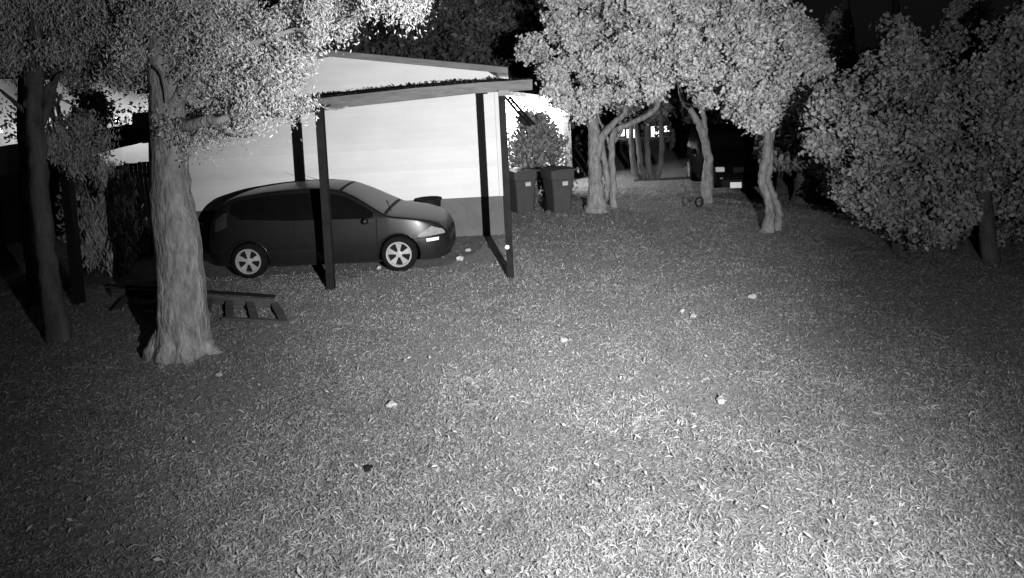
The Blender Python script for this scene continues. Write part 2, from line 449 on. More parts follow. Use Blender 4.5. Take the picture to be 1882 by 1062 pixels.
# handrail / folded awning arm by the lit wall
t = empty('ladder', P(958, 205, 15.5), 0, 'slim ladder leaning diagonally across the lit neighbouring wall', 'ladder')
m = MB(); a1, b1 = P(928, 178, 15.5), P(974, 232, 15.2); a2, b2 = P(936, 178, 15.5), P(982, 229, 15.2)
rel(MB().beam(a1, b1, .05, .05).build('rail', m_dark), t); rel(MB().beam(a2, b2, .05, .05).build('rail', m_dark), t)
for k in range(7):
    f_ = (k+.5)/7; rel(MB().beam(a1.lerp(b1, f_), a2.lerp(b2, f_), .025, .025).build('rung', m_dark), t)

# far buildings with lit windows
t = empty('distant_house', P(1180, 260, 34), 0, 'distant low building with two bright windows beyond the slender trunks', 'house')
a = P(1125, 232, 34); b = P(1300, 232, 34)
rel(MB().box(((a.x+b.x)/2, 36, a.z/2), (b.x-a.x, 4, a.z)).build('wall', mat('distant_wall', .03, .05, 2, .9)), t)
rel(MB().box(((a.x+b.x)/2, 36, a.z+.15), (b.x-a.x+.8, 5, .25)).build('roof', m_roof), t)
for (l_, t_, r_, b_) in ((1120, 238, 1148, 251), (1152, 238, 1168, 264), (1197, 233, 1212, 262), (1221, 232, 1232, 243)):
    q0, q1 = P(l_, t_, 33.9), P(r_, b_, 33.9)
    w = rel(MB().box(((q0.x+q1.x)/2, 33.93, (q0.z+q1.z)/2), (q1.x-q0.x, .04, q0.z-q1.z)).build('window', m_lit), t)
    fr = MB(); fr.box(((q0.x+q1.x)/2, 33.90, (q0.z+q1.z)/2), (.05, .02, q0.z-q1.z)); fr.box(((q0.x+q1.x)/2, 33.893, q1.z), (q1.x-q0.x+.1, .02, .08))
    f2 = fr.build('frame', m_dark); f2.parent = w; f2.matrix_parent_inverse = w.matrix_parent_inverse @ Matrix.Identity(4) if False else Matrix.Identity(4)

# left: open shed frame
t = empty('open_shed', (P(150, 300, 11).x, 11, 0), 0, 'black timber open shed frame left of the big oak trunk', 'shed')
A = P(287, 238, 14.5); Bp = P(-80, 312, 8.5)
rel(MB().beam(A, Bp, .12, .42).build('beam', m_black), t)
rel(MB().beam(P(262, 240, 15.2), P(290, 236, 15.0), .12, .62).build('beam', m_black), t)
for (tx, ty, bx, by) in ((117, 262, 146, 558), (281, 230, 286, 470)):
    b_ = G(bx, by); rel(MB().beam(b_, P(tx, ty, b_.y), .12, .12, Vector((0, 1, 0))).build('post', m_black), t)
sA, sB = P(-110, 330, 12.5), P(112, 300, 15.5)
rel(MB().poly([(sA.x, sA.y, 0), (sB.x, sB.y, 0), (sB.x, sB.y, sB.z+.25), (sA.x, sA.y, sA.z+.45)]).poly([(sA.x, sA.y+.05, 0), (sB.x, sB.y+.05, 0), (sB.x, sB.y+.05, sB.z+.25), (sA.x, sA.y+.05, sA.z+.45)]).build('back_panel', m_black), t)
# fence panels
def fence(name, a, b, h0, h1, n, label, m_=m_plank, gap=.015, lo=0.0):
    a = Vector(a); b = Vector(b); t = empty(name, (a+b)/2, 0, label, 'fence')
    L = (b-a).length; d = (b-a)/L; w = L/n
    rot = Matrix.Rotation(math.atan2(d.y, d.x), 3, 'Z')
    pm = MB()
    for i in range(n):
        h = h0+(h1-h0)*i/n+random.uniform(-.03, .03); c = a+d*(w*(i+.5)); pm.box((c.x, c.y, lo+(h-lo)/2), (w-gap, .022, h-lo), rot)
    rel(pm.build('board_panel', m_), t)
    for f_ in (.25, .8):
        c = (a+b)/2; nrm = Vector((-d.y, d.x, 0))*.035
        rel(MB().box((c.x+nrm.x, c.y+nrm.y, lo+(h0-lo)*f_), (L-.02, .04, .09), rot).build('rail', m_), t)
    return t
fence('plank_fence', G(-120, 474), G(62, 417), 1.25, 1.3, 22, 'dark vertical plank fence at the far left edge', mat('dark_plank', .02, .05, 4, .9, .3, 20, (4, 4, .5)))
fence('lattice_fence', P(122, 380, 15.0)*Vector((1, 1, 0)), P(193, 372, 14.6)*Vector((1, 1, 0)), P(122, 300, 15.0).z, P(193, 283, 14.6).z, 9, 'tall grey plank fence panel behind the hanging moss', mat('grey_plank', .09, .15, 5, .9, .4, 20, (4, 4, .6)), .02, .9)
fence('dark_gate', P(196, 380, 16.5)*Vector((1, 1, 0)), P(292, 372, 16.5)*Vector((1, 1, 0)), P(196, 305, 16.5).z, P(292, 294, 16.5).z, 12, 'dark board gate below the bright gap beside the oak', m_dark)

# ================================================================== CARS
def interp(tab, x):
    return float(np.interp(x, [t[0] for t in tab], [t[1] for t in tab]))
def smooth_tab(tab, n=60, k=5):
    xs = np.linspace(tab[0][0], tab[-1][0], n); ys = np.interp(xs, [t[0] for t in tab], [t[1] for t in tab])
    p = np.pad(ys, k//2, mode='edge'); ys2 = np.convolve(p, np.ones(k)/k, 'valid'); ys2[0] = ys[0]; ys2[-1] = ys[-1]
    return list(zip(xs, ys2))
class Car:
    def __init__(s, L, T, belt, bottom, plan, roofw, wheels, wr, ar, paint, dark_lower=False):
        s.L = L; s.T = smooth_tab(T, 120, 5); s.belt = belt; s.bot = bottom; s.plan = smooth_tab(plan, 60, 5); s.roofw = roofw
        s.wheels = wheels; s.wr = wr; s.ar = ar; s.paint = paint
    def top(s, x): return interp(s.T, x)
    def zs(s, x): return min(interp(s.belt, x), s.top(x)-.06)
    def zr(s, x): return s.top(x)-.05
    def zb(s, x): return interp(s.bot, x)
    def w(s, x): return interp(s.plan, x)
    def wrf(s, x):
        h = max(0, s.zr(x)-s.zs(x)); return s.w(x)*(.955 - min(1, h/.42)*(1-s.roofw))
    def side(s, x, z):
        zs, zb, W_ = s.zs(x), s.zb(x), s.w(x)
        if z <= zs:
            u = (z-zb)/(zs-zb); return W_*(1-.07*(1-min(1, u*1.6))**2-.045*max(0, (u-.45)/.55)**2)
        v = min(1, (z-zs)/max(.01, s.zr(x)-zs)); return W_*.955+(s.wrf(x)-W_*.955)*v**1.2
    def roofz(s, x, y):
        w_ = s.wrf(x); c = min(1, abs(y)/w_); return s.zr(x)+(s.top(x)-s.zr(x))*math.sqrt(max(0, 1-c*c))
    def shell(s, root):
        nx = 110; rows = []; m = MB()
        for i in range(nx+1):
            x = s.T[0][0]+(s.L-s.T[0][0])*i/nx; r_ = []
            zb, zs, zr = s.zb(x), s.zs(x), s.zr(x)
            for k in range(15): z = zb+(zs-zb)*k/14; r_.append(Vector((x, s.side(x, z), z)))
            for k in range(1, 6): z = zs+(zr-zs)*k/5; r_.append(Vector((x, s.side(x, z), z)))
            w_ = s.wrf(x)
            for k in range(1, 9):
                a_ = PI/2*k/8; r_.append(Vector((x, w_*math.cos(a_), zr+(s.top(x)-zr)*math.sin(a_))))
            rows.append(r_)
        nr = len(rows[0]); keep = []
        inside = lambda p: any((p.x-wx)**2+(p.z-s.wr)**2 < s.ar**2 for wx in s.wheels)
        for sgn in (-1, 1):
            base = len(m.v)
            for r_ in rows:
                for p in r_:
                    q = Vector((p.x, p.y, p.z))
                    for wx in s.wheels:
                        dd = math.hypot(q.x-wx, q.z-s.wr)
                        if abs(dd-s.ar) < .032 and q.z < s.zs(q.x)-.02 and dd > 0:
                            q.x = wx+(q.x-wx)*s.ar/dd; q.z = s.wr+(q.z-s.wr)*s.ar/dd; q.y = s.side(min(s.L, max(0, q.x)), q.z)
                    m.v.append((q.x, sgn*q.y, q.z))
            for i in range(nx):
                for k in range(nr-1):
                    c = (rows[i][k]+rows[i+1][k+1])/2
                    if k < 14 and any((c.x-wx)**2+(c.z-s.wr)**2 < (s.ar-.004)**2 for wx in s.wheels): continue
                    a_ = base+i*nr+k; m.f.append((a_, a_+1, a_+1+nr, a_+nr))
            if sgn == -1: nb_ = len(m.v)
            for i in (0, nx):
                pass
        for i in (0, nx):
            ring = [(p.x, -p.y, p.z) for p in rows[i]]+[(p.x, p.y, p.z) for p in rows[i][::-1][1:]]
            m.poly(ring)
        bd = m.build('body', s.paint, root, smooth=True)
        # dark underbody and wheel wells
        u = MB(); rr = []
        for i in range(0, nx+1, 2):
            x = s.T[0][0]+.03+(s.L-.06-s.T[0][0])*i/nx; zb = s.zb(x); zt = s.zs(x)-.12
            out = any(abs(x-wx) < s.ar+.03 for wx in s.wheels); yy = s.w(x)*(.62 if out else .90)
            rr.append([(x, -yy, zb+.02), (x, yy, zb+.02), (x, yy, zt), (x, -yy, zt)])
        u.grid(rr, True); u.poly(rr[0]); u.poly(rr[-1]); u.build('underbody', m_well, root)
        for wx in s.wheels:
            for sg in (-1, 1):
                ra = []; ly = MB()
                for k in range(25):
                    t_ = PI*k/24; cx, cz = wx+s.ar*math.cos(t_), s.wr+s.ar*math.sin(t_)
                    yy = s.side(min(s.L, max(0, cx)), min(cz, s.zs(min(s.L, max(0, cx)))))
                    ra.append([(cx, sg*(yy-.002), cz), (cx, sg*.5, cz)])
                ly.grid(ra); ly.build('wheel_arch_liner', m_well, root)
        return bd
    def patch(s, x0, x1, zl, zu, name, mt, root, sg=-1, e=.006, nx=26, nz=6):
        rows = []
        for i in range(nx+1):
            x = x0+(x1-x0)*i/nx; a_, b_ = zl(x), zu(x)
            if b_ < a_+.002: b_ = a_+.002
            rows.append([(x, sg*(s.side(x, a_+(b_-a_)*k/nz)+e), a_+(b_-a_)*k/nz) for k in range(nz+1)])
        m = MB(); m.grid(rows); return m.build(name, mt, root, smooth=True)
    def screen(s, x0, x1, k0, k1, name, mt, root, e=.006):
        rows = []
        for i in range(15):
            f_ = i/14; x = x0+(x1-x0)*f_; w_ = s.wrf(x)*(k0+(k1-k0)*f_)
            rows.append([(x, w_*(-1+2*k/16), s.roofz(x, w_*(-1+2*k/16))+e) for k in range(17)])
        m = MB(); m.grid(rows); return m.build(name, mt, root, smooth=True)
def wheel(root, x, y, r, spokes, rimr, sg, dark=False):
    w = MB(); t = .10
    w.lathe([(rimr, -t), (r*.93, -t), (r*.99, -t*.72), (r, -t*.4), (r, t*.4), (r*.99, t*.72), (r*.93, t), (rimr, t)], 40, 'y')
    o = w.build('wheel', m_rubber, root, smooth=True); o.location = (x, y, r)
    q = MB(); f_ = sg*t
    q.lathe([(rimr*1.02, f_*.9), (rimr*1.02, f_*1.03), (rimr*.90, f_*1.0), (rimr*.86, f_*.55)], 40, 'y')
    hb = sg*t*.86
    q.lathe([(0, hb*1.06), (rimr*.16, hb*1.05), (rimr*.26, hb), (rimr*.26, hb*.5)], 20, 'y')
    for k in range(spokes):
        a_ = 2*PI*k/spokes+.3; da = .30*5/spokes; pts = []
        for rr_, aa in ((rimr*.2, a_-da*1.1), (rimr*.2, a_+da*1.1), (rimr*.9, a_+da*.95), (rimr*.9, a_-da*.95)):
            pts.append((rr_*math.cos(aa), rr_*math.sin(aa)))
        fr = [(p_[0], hb*(1.0 if i < 2 else 1.02), p_[1]) for i, p_ in enumerate(pts)]
        bk = [(p_[0], hb*.7, p_[1]) for p_ in pts]
        q.poly(fr)
        for i in range(4): q.poly([fr[i], fr[(i+1) % 4], bk[(i+1) % 4], bk[i]])
    rim = q.build('rim', m_rim if not dark else m_metal, o, smooth=False)
    d = MB(); d.lathe([(0, 0), (rimr, 0)], 30, 'y', (0, sg*t*.3, 0)); d.build('brake_disc', m_well, o)
    return o

# --- hatchback: x runs from tail to nose, +x is forward
rw, fwh = G(461, 512), G(736, 499)
hd = (fwh-rw); scl = hd.length/2.615; ang = math.atan2(hd.y, hd.x)
print('hatch scale', scl, 'angle', math.degrees(ang))
hc = Car(4.17,
    [(-.06, .64), (-.03, .92), (.0, 1.04), (.05, 1.15), (.14, 1.27), (.27, 1.37), (.45, 1.435), (.9, 1.49), (1.3, 1.52), (1.75, 1.525), (2.05, 1.515), (2.3, 1.465), (2.6, 1.33), (2.9, 1.155), (3.12, 1.03), (3.2, 1.005), (3.45, .97), (3.7, .925), (3.9, .87), (4.03, .80), (4.12, .70), (4.17, .54)],
    [(0, .84), (.3, 1.04), (.6, 1.02), (1.4, .975), (2.6, .95), (3.2, .96), (3.6, .90), (4.17, .64)],
    [(0, .34), (.12, .25), (.4, .20), (3.6, .18), (4.0, .17), (4.17, .22)],
    [(-.06, .66), (.03, .76), (.2, .81), (.6, .84), (1.2, .85), (3.3, .85), (3.65, .82), (3.9, .75), (4.05, .66), (4.17, .50)],
    .74, (.70, 3.315), .315, .365, m_paint)
off = Vector((-math.sin(ang), math.cos(ang), 0))
org = rw - Vector((math.cos(ang), math.sin(ang), 0))*.70*scl + off*.80*scl
hatch = empty('hatchback_car', (org.x, org.y, 0), ang, 'dark grey three door hatchback parked side-on under the carport', 'car')
hatch.scale = (scl,)*3
hc.shell(hatch)
gl = hc.patch(.40, 1.50, lambda x: hc.zs(x)+.02+max(0, (.60-x))*.5, lambda x: hc.zr(x)-.045, 'side_window', m_glass, hatch)
hc.patch(1.58, 2.90, lambda x: hc.zs(x)+.015, lambda x: hc.zr(x)-.045, 'door_window', m_glass, hatch)
hc.patch(.50, 2.90, lambda x: hc.zs(x)+.02, lambda x: hc.zr(x)-.05, 'side_window', m_glass, hatch, sg=1)
hc.patch(1.50, 1.58, lambda x: hc.zs(x)+.015, lambda x: hc.zr(x)-.045, 'door_pillar', m_glass, hatch, nx=3)
hc.screen(2.27, 3.13, .975, 1.0, 'windscreen_seal', m_trim, hatch, e=.003)
hc.screen(2.33, 3.08, .93, .97, 'windscreen', mat('dusty_sheen_glass', .03, .045, 3, .35, spec=.5), hatch)  # grey base colour holds both dust and painted-in reflection
hc.screen(.04, .34, .8, .85, 'rear_screen', m_glass, hatch)
hc.patch(1.0, 2.82, lambda x: .43, lambda x: .485, 'side_moulding', m_trim, hatch, e=.016, nz=2)
for x in (1.52, 2.95): hc.patch(x, x+.02, lambda x: .26, lambda x: hc.zs(x), 'door_seam', m_well, hatch, e=.004, nx=2, nz=14)
hc.patch(1.52, 2.96, lambda x: .255, lambda x: .265, 'door_seam', m_well, hatch, e=.004, nz=1)
hc.patch(1.66, 1.86, lambda x: .735, lambda x: .775, 'door_handle', m_trim, hatch, e=.022, nx=4, nz=2)
hc.patch(3.80, 4.0, lambda x: .505, lambda x: .555, 'side_marker_lamp', m_refl, hatch, e=.012, nx=5, nz=2)
hc.patch(3.66, 4.10, lambda x: .60, lambda x: min(hc.zs(x)-.01, .60+max(0.02, (x-3.60))*.55), 'headlamp', m_lens, hatch, e=.010)
hc.patch(3.95, 4.16, lambda x: .27, lambda x: .36, 'fog_lamp', m_well, hatch, e=.006)
hc.patch(3.63, 4.165, lambda x: .565, lambda x: .575, 'bumper_seam', m_well, hatch, e=.005, nz=1)
hc.patch(.03, .45, lambda x: .50, lambda x: .512, 'bumper_seam', m_well, hatch, e=.005, nz=1)
hc.patch(.12, .36, lambda x: .78+x*.4, lambda x: hc.zs(x)+.12, 'tail_lamp', mat('tail_lens', .02, .035, 20, .3, spec=.4), hatch, e=.008)
hc.patch(1.0, 3.0, lambda x: .19, lambda x: .235, 'sill', m_trim, hatch, e=.012, nz=2)
MB().box((4.165, 0, .56), (.02, .62, .10)).build('grille', m_well, hatch)
MB().box((4.172, 0, .33), (.02, .7, .14)).build('lower_grille', m_well, hatch)
mm = MB(); mm.lathe([(0, -.09), (.05, -.08), (.075, -.02), (.075, .03), (.05, .07), (0, .08)], 14, 'y', (0, 0, 0))
for sg in (-1, 1):
    o = mm.build('door_mirror', m_paint, hatch, smooth=True); o.location = (2.80, sg*.93, .945); o.scale = (.8, 1, .8)
for x in hc.wheels:
    for sg in (-1, 1): wheel(hatch, x, sg*.745, .315, 5, .218, sg)
MB().tube([(2.15, -.2, 1.42), (1.75, -.2, 1.62), (1.4, -.2, 1.74)], [.006, .004, .002], 6).build('aerial', m_trim, hatch)
MB().tube([(3.18, -.55, .99), (2.98, .02, 1.12)], .009, 6).build('wiper', m_trim, hatch)
MB().tube([(3.16, .0, 1.0), (2.98, .5, 1.08)], .009, 6).build('wiper', m_trim, hatch)
# wheel-arch lips
for x in hc.wheels:
    pts = []
    for k in range(21):
        a_ = PI*k/20*1.06-.1; cx = x+.372*math.cos(a_); cz = .315+.372*math.sin(a_); pts.append((cx, -hc.side(cx, cz)-.001, cz))
    MB().tube(pts, .011, 6).build('arch_lip', m_paint, hatch, smooth=True)

# --- dark off-road estate parked among the trees, three-quarter front
sc_ = Car(4.5,
    [(0, .75), (.02, 1.0), (.08, 1.3), (.2, 1.62), (.35, 1.70), (1.2, 1.74), (2.3, 1.73), (2.6, 1.62), (2.9, 1.38), (3.12, 1.16), (3.4, 1.12), (4.0, 1.05), (4.3, .96), (4.42, .84), (4.5, .62)],
    [(0, .9), (.4, 1.02), (3.1, 1.02), (3.9, .98), (4.5, .75)],
    [(0, .42), (.3, .36), (4.0, .34), (4.3, .32), (4.5, .36)],
    [(0, .78), (.1, .86), (.4, .9), (3.8, .9), (4.2, .86), (4.4, .77), (4.5, .66)],
    .80, (.85, 3.55), .36, .41, m_paint2)
fb_ = G(1300, 359); ang2 = R(-98)
suv = empty('off_road_car', (0, 0, 0), ang2, 'black off-road car parked facing the yard between two thin trunks', 'car')
sc_.shell(suv)
dirv = Vector((math.cos(ang2), math.sin(ang2), 0)); sid = Vector((-dirv.y, dirv.x, 0))
SK = .94; suv.scale = (SK,)*3
o_ = fb_ - dirv*3.55*SK + sid*.8*SK
suv.location = (o_.x, o_.y, 0)
for sg in (-1, 1):
    sc_.patch(.35, 1.2, lambda x: sc_.zs(x)+.03, lambda x: sc_.zr(x)-.07, 'side_window', m_glass, suv, sg=sg)
    sc_.patch(1.3, 2.1, lambda x: sc_.zs(x)+.03, lambda x: sc_.zr(x)-.07, 'side_window', m_glass, suv, sg=sg)
    sc_.patch(2.18, 2.95, lambda x: sc_.zs(x)+.03, lambda x: sc_.zr(x)-.06, 'side_window', m_glass, suv, sg=sg)
    o = mm.build('door_mirror', m_paint2, suv, smooth=True); o.location = (2.75, sg*1.0, 1.12)
    sc_.patch(2.1, 2.28, lambda x: .92, lambda x: .95, 'door_handle', m_rim, suv, sg=sg, e=.02, nx=3, nz=1)
    hl = MB(); hl.box((4.465, sg*.62, .82), (.09, .22, .13)); hl.build('headlamp', m_hl, suv, bevel=.03)
    fl_ = MB(); fl_.box((4.50, sg*.60, .60), (.05, .07, .04)); fl_.build('fog_lamp', m_lens, suv, bevel=.01)
    for x in sc_.wheels: wheel(suv, x, sg*.80, .36, 6, .24, sg, False)
    MB().tube([(.6, sg*.62, 1.78), (2.1, sg*.62, 1.79)], .02, 8).build('roof_rail', m_trim, suv)
sc_.screen(2.55, 3.08, .92, .96, 'windscreen', m_glass, suv)
MB().box((4.505, 0, .80), (.02, .62, .13)).build('grille', m_trim, suv)
MB().box((4.535, -.26, .42), (.02, .28, .15)).build('number_plate', m_plate, suv, bevel=.01)
MB().box((4.50, 0, .46), (.04, 1.2, .20)).build('bumper', m_trim, suv, bevel=.02)

# ================================================================== WHEELED BINS
def wheelie(px, py, rz, label):
    g_ = G(px, py); t = empty('wheeled_bin', g_, rz, label, 'wheeled bin', 'wheeled bins beside the carport post'); t.scale = (.9, .9, 1.02)
    H, wb, wt, db, dt = .98, .235, .31, .27, .37
    rows = []
    for f_, z in ((0, .03), (.04, .06), (.5, .5), (.86, .78), (.861, .80), (1, H)):
        e_ = .025 if z >= .79 else 0
        a_, b_ = wb+(wt-wb)*f_+e_, db+(dt-db)*f_+e_*.5; c = .05
        rows.append([(x, y, z) for x, y in ((-a_+c, -b_), (a_-c, -b_), (a_, -b_+c), (a_, b_-c), (a_-c, b_), (-a_+c, b_), (-a_, b_-c), (-a_, -b_+c))])
    m = MB(); m.grid(rows, True); m.poly(rows[0]); m.poly(rows[-1]); m.build('body', m_bin, t, bevel=.008)
    m = MB(); rows = []
    for k in range(9):
        y = -.42+.84*k/8; rows.append([(x, y, H+.012+.06*math.cos(x*3.2)*math.cos(y*2.6)) for x in (-.355, -.25, -.12, 0, .12, .25, .355)])
    m.grid(rows); m.grid([[(p_[0], p_[1], p_[2]-.03) for p_ in r_] for r_ in rows])
    for e_ in (0, -1): m.grid([rows[e_], [(p_[0], p_[1], p_[2]-.03) for p_ in rows[e_]]])
    for e_ in (0, -1): m.grid([[r_[e_] for r_ in rows], [(r_[e_][0], r_[e_][1], r_[e_][2]-.03) for r_ in rows]])
    m.build('lid', m_bin, t, smooth=True)
    MB().tube([(-.25, .44, H-.04), (.25, .44, H-.04)], .018, 8).build('handle', m_bin, t)
    for sg in (-1, 1):
        w = MB(); w.lathe([(0, -.03), (.11, -.03), (.13, -.015), (.13, .015), (.11, .03), (0, .03)], 24, 'y')
        o = w.build('wheel', m_rubber, t, smooth=True); o.rotation_euler = (0, 0, PI/2); o.location = (sg*.30, .24, .13)
    MB().box((.02, -.398, .70), (.15, .008, .09), Matrix.Rotation(R(-4), 3, 'X')).build('sticker', m_sticker, t)
    return t
wheelie(960, 390, R(24), 'left wheeled bin, half hidden by the carport post')
wheelie(1028, 389, R(20), 'right wheeled bin, standing nearer the pale tree trunk')

# ================================================================== SMALL THINGS
def stone(px, py, r_px, label, mt=m_stone, name='stone', cat='stone'):
    g_ = G(px, py); s_ = r_px*.72*(g_.y/F)
    bm = bmesh.new(); bmesh.ops.create_icosphere(bm, subdivisions=3, radius=1)
    rs = random.Random(px); a_ = [rs.uniform(0, 6) for _ in range(6)]
    for v in bm.verts:
        k = 1+.22*math.sin(v.co.x*3+a_[0])*math.cos(v.co.y*2.6+a_[1])+.12*math.sin(v.co.z*5+a_[2]+v.co.x*4)
        v.co = Vector((v.co.x*k*s_*1.25, v.co.y*k*s_, v.co.z*k*s_*.8))
    me = bpy.data.meshes.new(name); bm.to_mesh(me); bm.free(); me.materials.append(mt)
    o = bpy.data.objects.new(name, me); C.objects.link(o); o.location = (g_.x, g_.y, s_*.3+.015); o.rotation_euler.z = rs.uniform(0, 6)
    if mt is m_stone: o['group'] = 'pale stones lying on the lawn'
    return tag(o, label, cat)
stone(1383, 549, 9, 'angular pale stone farthest right on the dim lawn')
stone(1325, 740, 11, 'bright rounded stone on the lawn at right foreground')
stone(1036, 629, 8, 'star-shaped pale lump on the grass near picture centre')
stone(720, 748, 10, 'smooth pale stone on the lawn below the two posts')
stone(403, 692, 8, 'pale stone lying just right of the big oak base')
stone(1254, 574, 6, 'smaller left one of two pale pebbles lying close together')
stone(1275, 584, 6, 'right one of two pale pebbles lying close together')
stone(697, 495, 6, 'small pale stone by the hatchback front wheel')
stone(845, 478, 8, 'pale angular rock in front of the hatchback bumper')
stone(860, 462, 6, 'small rock between hatchback nose and the post shadow')
stone(273, 578, 10, 'pale rounded rock behind the fallen timber frame left of the oak')
stone(677, 866, 10, 'black lump standing in for a dark hole in the lawn foreground', m_black, 'hole_lump', 'hole')  # black lump added in place of a dark hole in the turf

# fallen timber frame / pallet
t = empty('wooden_pallet', G(380, 585), 0, 'weathered broken pallet lying on the grass behind the oak trunk', 'pallet')
a, b = G(208, 552), G(505, 570)
a = a+Vector((0, 0, .13)); b = b+Vector((0, 0, .10))
rel(MB().beam(a, b, .03, .13).build('side_board', m_plank), t)
rel(MB().beam(a+Vector((0, .03, .10)), b+Vector((0, .03, .09)), .05, .03).build('top_edge', m_black), t)
for i, f_ in enumerate((.12, .36, .62, .74, .86, 1.0)):
    p_ = a.lerp(b, f_); q = p_+Vector((.16+.04*i, -.62, -.05)); 
    rel(MB().beam(p_, q, .10, .025).build('slat', m_plank), t)
rel(MB().beam(a.lerp(b, .7)+Vector((.3, -.66, -.05)), a.lerp(b, 1.0)+Vector((.42, -.66, -.04)), .05, .04).build('side_board', m_plank), t)

# black tub between the car and the wall
g_ = G(790, 432); t = empty('plastic_tub', (g_.x+.12, YW-.35, 0), 0, 'black rimmed tub standing behind the hatchback bonnet', 'tub'); t.scale = (.95, .95, .9)
MB().lathe([(0, .5), (.2, .5), (.24, .93), (.24, .97), (.21, .97), (.19, .7), (0, .7)], 24, 'z').build('body', m_trim, t, smooth=True)
MB().lathe([(.235, .93), (.265, .935), (.265, .975), (.235, .98)], 24, 'z').build('rim', m_trim, t, smooth=True)
MB().lathe([(.22, 0), (.2, .3), (.2, .5), (0, .5)], 24, 'z').build('base', m_trim, t, smooth=True)

# metal sawhorse behind the hatchback
t = empty('sawhorse', G(378, 462), 0, 'thin metal trestle between the oak trunk and hatchback tail', 'trestle')
q0, q1, q2, q3 = P(362, 408, 11.4), P(402, 424, 11.4), P(364, 432, 11.4), P(400, 415, 11.4)
rel(MB().tube([q0, q1], .014, 8).build('brace', m_trim, t if False else None), t)
rel(MB().tube([q2, q3], .014, 8).build('brace', m_trim), t)
for x in (364, 398):
    p_ = P(x, 408 if x < 380 else 415, 11.4); rel(MB().tube([p_, (p_.x, p_.y, 0)], .014, 8).build('leg', m_trim), t)
    rel(MB().tube([(p_.x, p_.y+.5, p_.z), (p_.x, p_.y+.5, 0)], .014, 8).build('leg', m_trim), t)

# little hand cart by the thin trunk
g_ = G(1276, 381); t = empty('garden_cart', g_, 0, 'small two wheeled wire cart beside the middle slender trunk', 'cart')
for sg in (-1, 1):
    m = MB(); pts = [(.11*math.cos(2*PI*k/24), 0, .12+.11*math.sin(2*PI*k/24)) for k in range(25)]; m.tube(pts, .016, 8)
    o = m.build('wheel', m_metal if sg < 0 else m_rubber, t, smooth=True); o.location = (sg*.12, 0, 0); o.rotation_euler.z = R(25)
MB().tube([(-.12, 0, .12), (.12, 0, .12)], .012, 8).build('axle', m_metal, t)
MB().tube([(-.16, .05, .12), (-.2, .1, .62), (-.06, .1, .66), (.06, .1, .3), (.0, 0, .12)], .010, 8).build('handle', m_metal, t)

# ================================================================== TREES
def tree(name, loc, label, cat='tree', group=None): return empty(name, loc, 0, label, cat, group)
def twigs(mb, hub, clumps, n, r0=.016):
    idx = RNG.choice(len(clumps), min(n, len(clumps)), replace=False)
    hub = [Vector(h) for h in hub]
    for i in idx:
        c = Vector(clumps[i]); h = min(hub, key=lambda q: (q-c).length)
        m_ = h.lerp(c, .5)+Vector([random.uniform(-.15, .15) for _ in range(3)])
        limb(mb, [h, m_, c], [r0, r0*.7, r0*.25], .02, 5, 0, 3)

# --- big oak, near left
b0 = G(335, 648)
t = tree('oak_tree', b0, 'thick pale oak trunk with lacy crown, nearest tree at left')
s_ = b0.y/F
tr = MB()
def tp(px, py, dy=0): return P(px, py, b0.y+dy)
pts = [(337, 664, .47), (338, 640, .42), (338, 610, .38), (337, 560, .35), (333, 500, .325), (326, 430, .315), (319, 380, .30), (314, 320, .255), (310, 250, .25), (306, 180, .24), (302, 100, .22), (298, 0, .20), (294, -120, .18)]
w = [tp(a, b) for a, b, c in pts]; rr = [c*.76 for a, b, c in pts]
W2 = wob(w, 4, .012); R2 = lerp_r(rr, len(w), 4)
seg = 40; rows = []; ph = [random.uniform(0, 6) for _ in range(5)]
for p_, r_ in zip(W2, R2):
    fl_ = max(0, (r_-.27))*1.2; row = []
    for k in range(seg):
        a_ = 2*PI*k/seg; q = r_*(1+.035*math.sin(3*a_+ph[0]+p_.z)+.02*math.sin(9*a_+ph[1]+p_.z*2)+random.uniform(-.012, .012))+fl_*.35*math.sin(5*a_+ph[2])
        row.append((p_.x+q*math.cos(a_), p_.y+q*math.sin(a_), max(-.05, p_.z)))
    rows.append(row)
tr.grid(rows, True)
hub = [tp(306, 120), tp(300, 20)]
for br in ([(306, 215, 0), (350, 150, -.2), (430, 95, -.4), (520, 60, -.3), (600, 40, .2)], [(300, 150, 0), (255, 90, .1), (215, 30, .3), (200, -60, .4)], [(303, 170, 0), (380, 190, .3), (470, 170, .6), (560, 150, .8)], [(300, 80, 0), (400, 10, .2), (520, -10, .4), (660, 0, .8), (770, 25, 1.0)], [(306, 235, 0), (360, 225, -.5), (420, 215, -.6)]):
    pp = [tp(*q) for q in br]; hub += limb(tr, pp, [.085, .06, .04, .028, .016][:len(pp)], .03)[2:]
for a_, L_ in ((-1.7, .34), (-.9, .36), (-.1, .42), (-2.6, .34)):
    c_ = Vector((b0.x, b0.y, 0)); d_ = Vector((math.cos(a_), math.sin(a_), 0))
    limb(tr, [c_+d_*.16+Vector((0, 0, .30)), c_+d_*.30+Vector((0, 0, .08)), c_+d_*L_+Vector((0, 0, -.02)), c_+d_*(L_+.2)+Vector((.03, 0, -.06))], [.11, .10, .07, .03], .008, 10)
rel(tr.build('trunk', m_bark, smooth=True), t)
bl = []
for x, y, dy, r_, ry_, _ in region([(232, -40), (228, 60), (255, 130), (292, 200), (285, 240), (345, 262), (400, 235), (460, 225), (500, 190), (525, 150), (515, 120), (580, 95), (600, 70), (640, 40), (700, 10), (770, 12), (770, -40)], 135, 14, 30, -.6, 1.0, 4)+region([(480, 225), (520, 215), (600, 175), (620, 130), (540, 110), (500, 160)], 9, 9, 15, .2, 1, 14):
    bl.append(B(x, y, b0.y+dy, r_, ry_, .3))
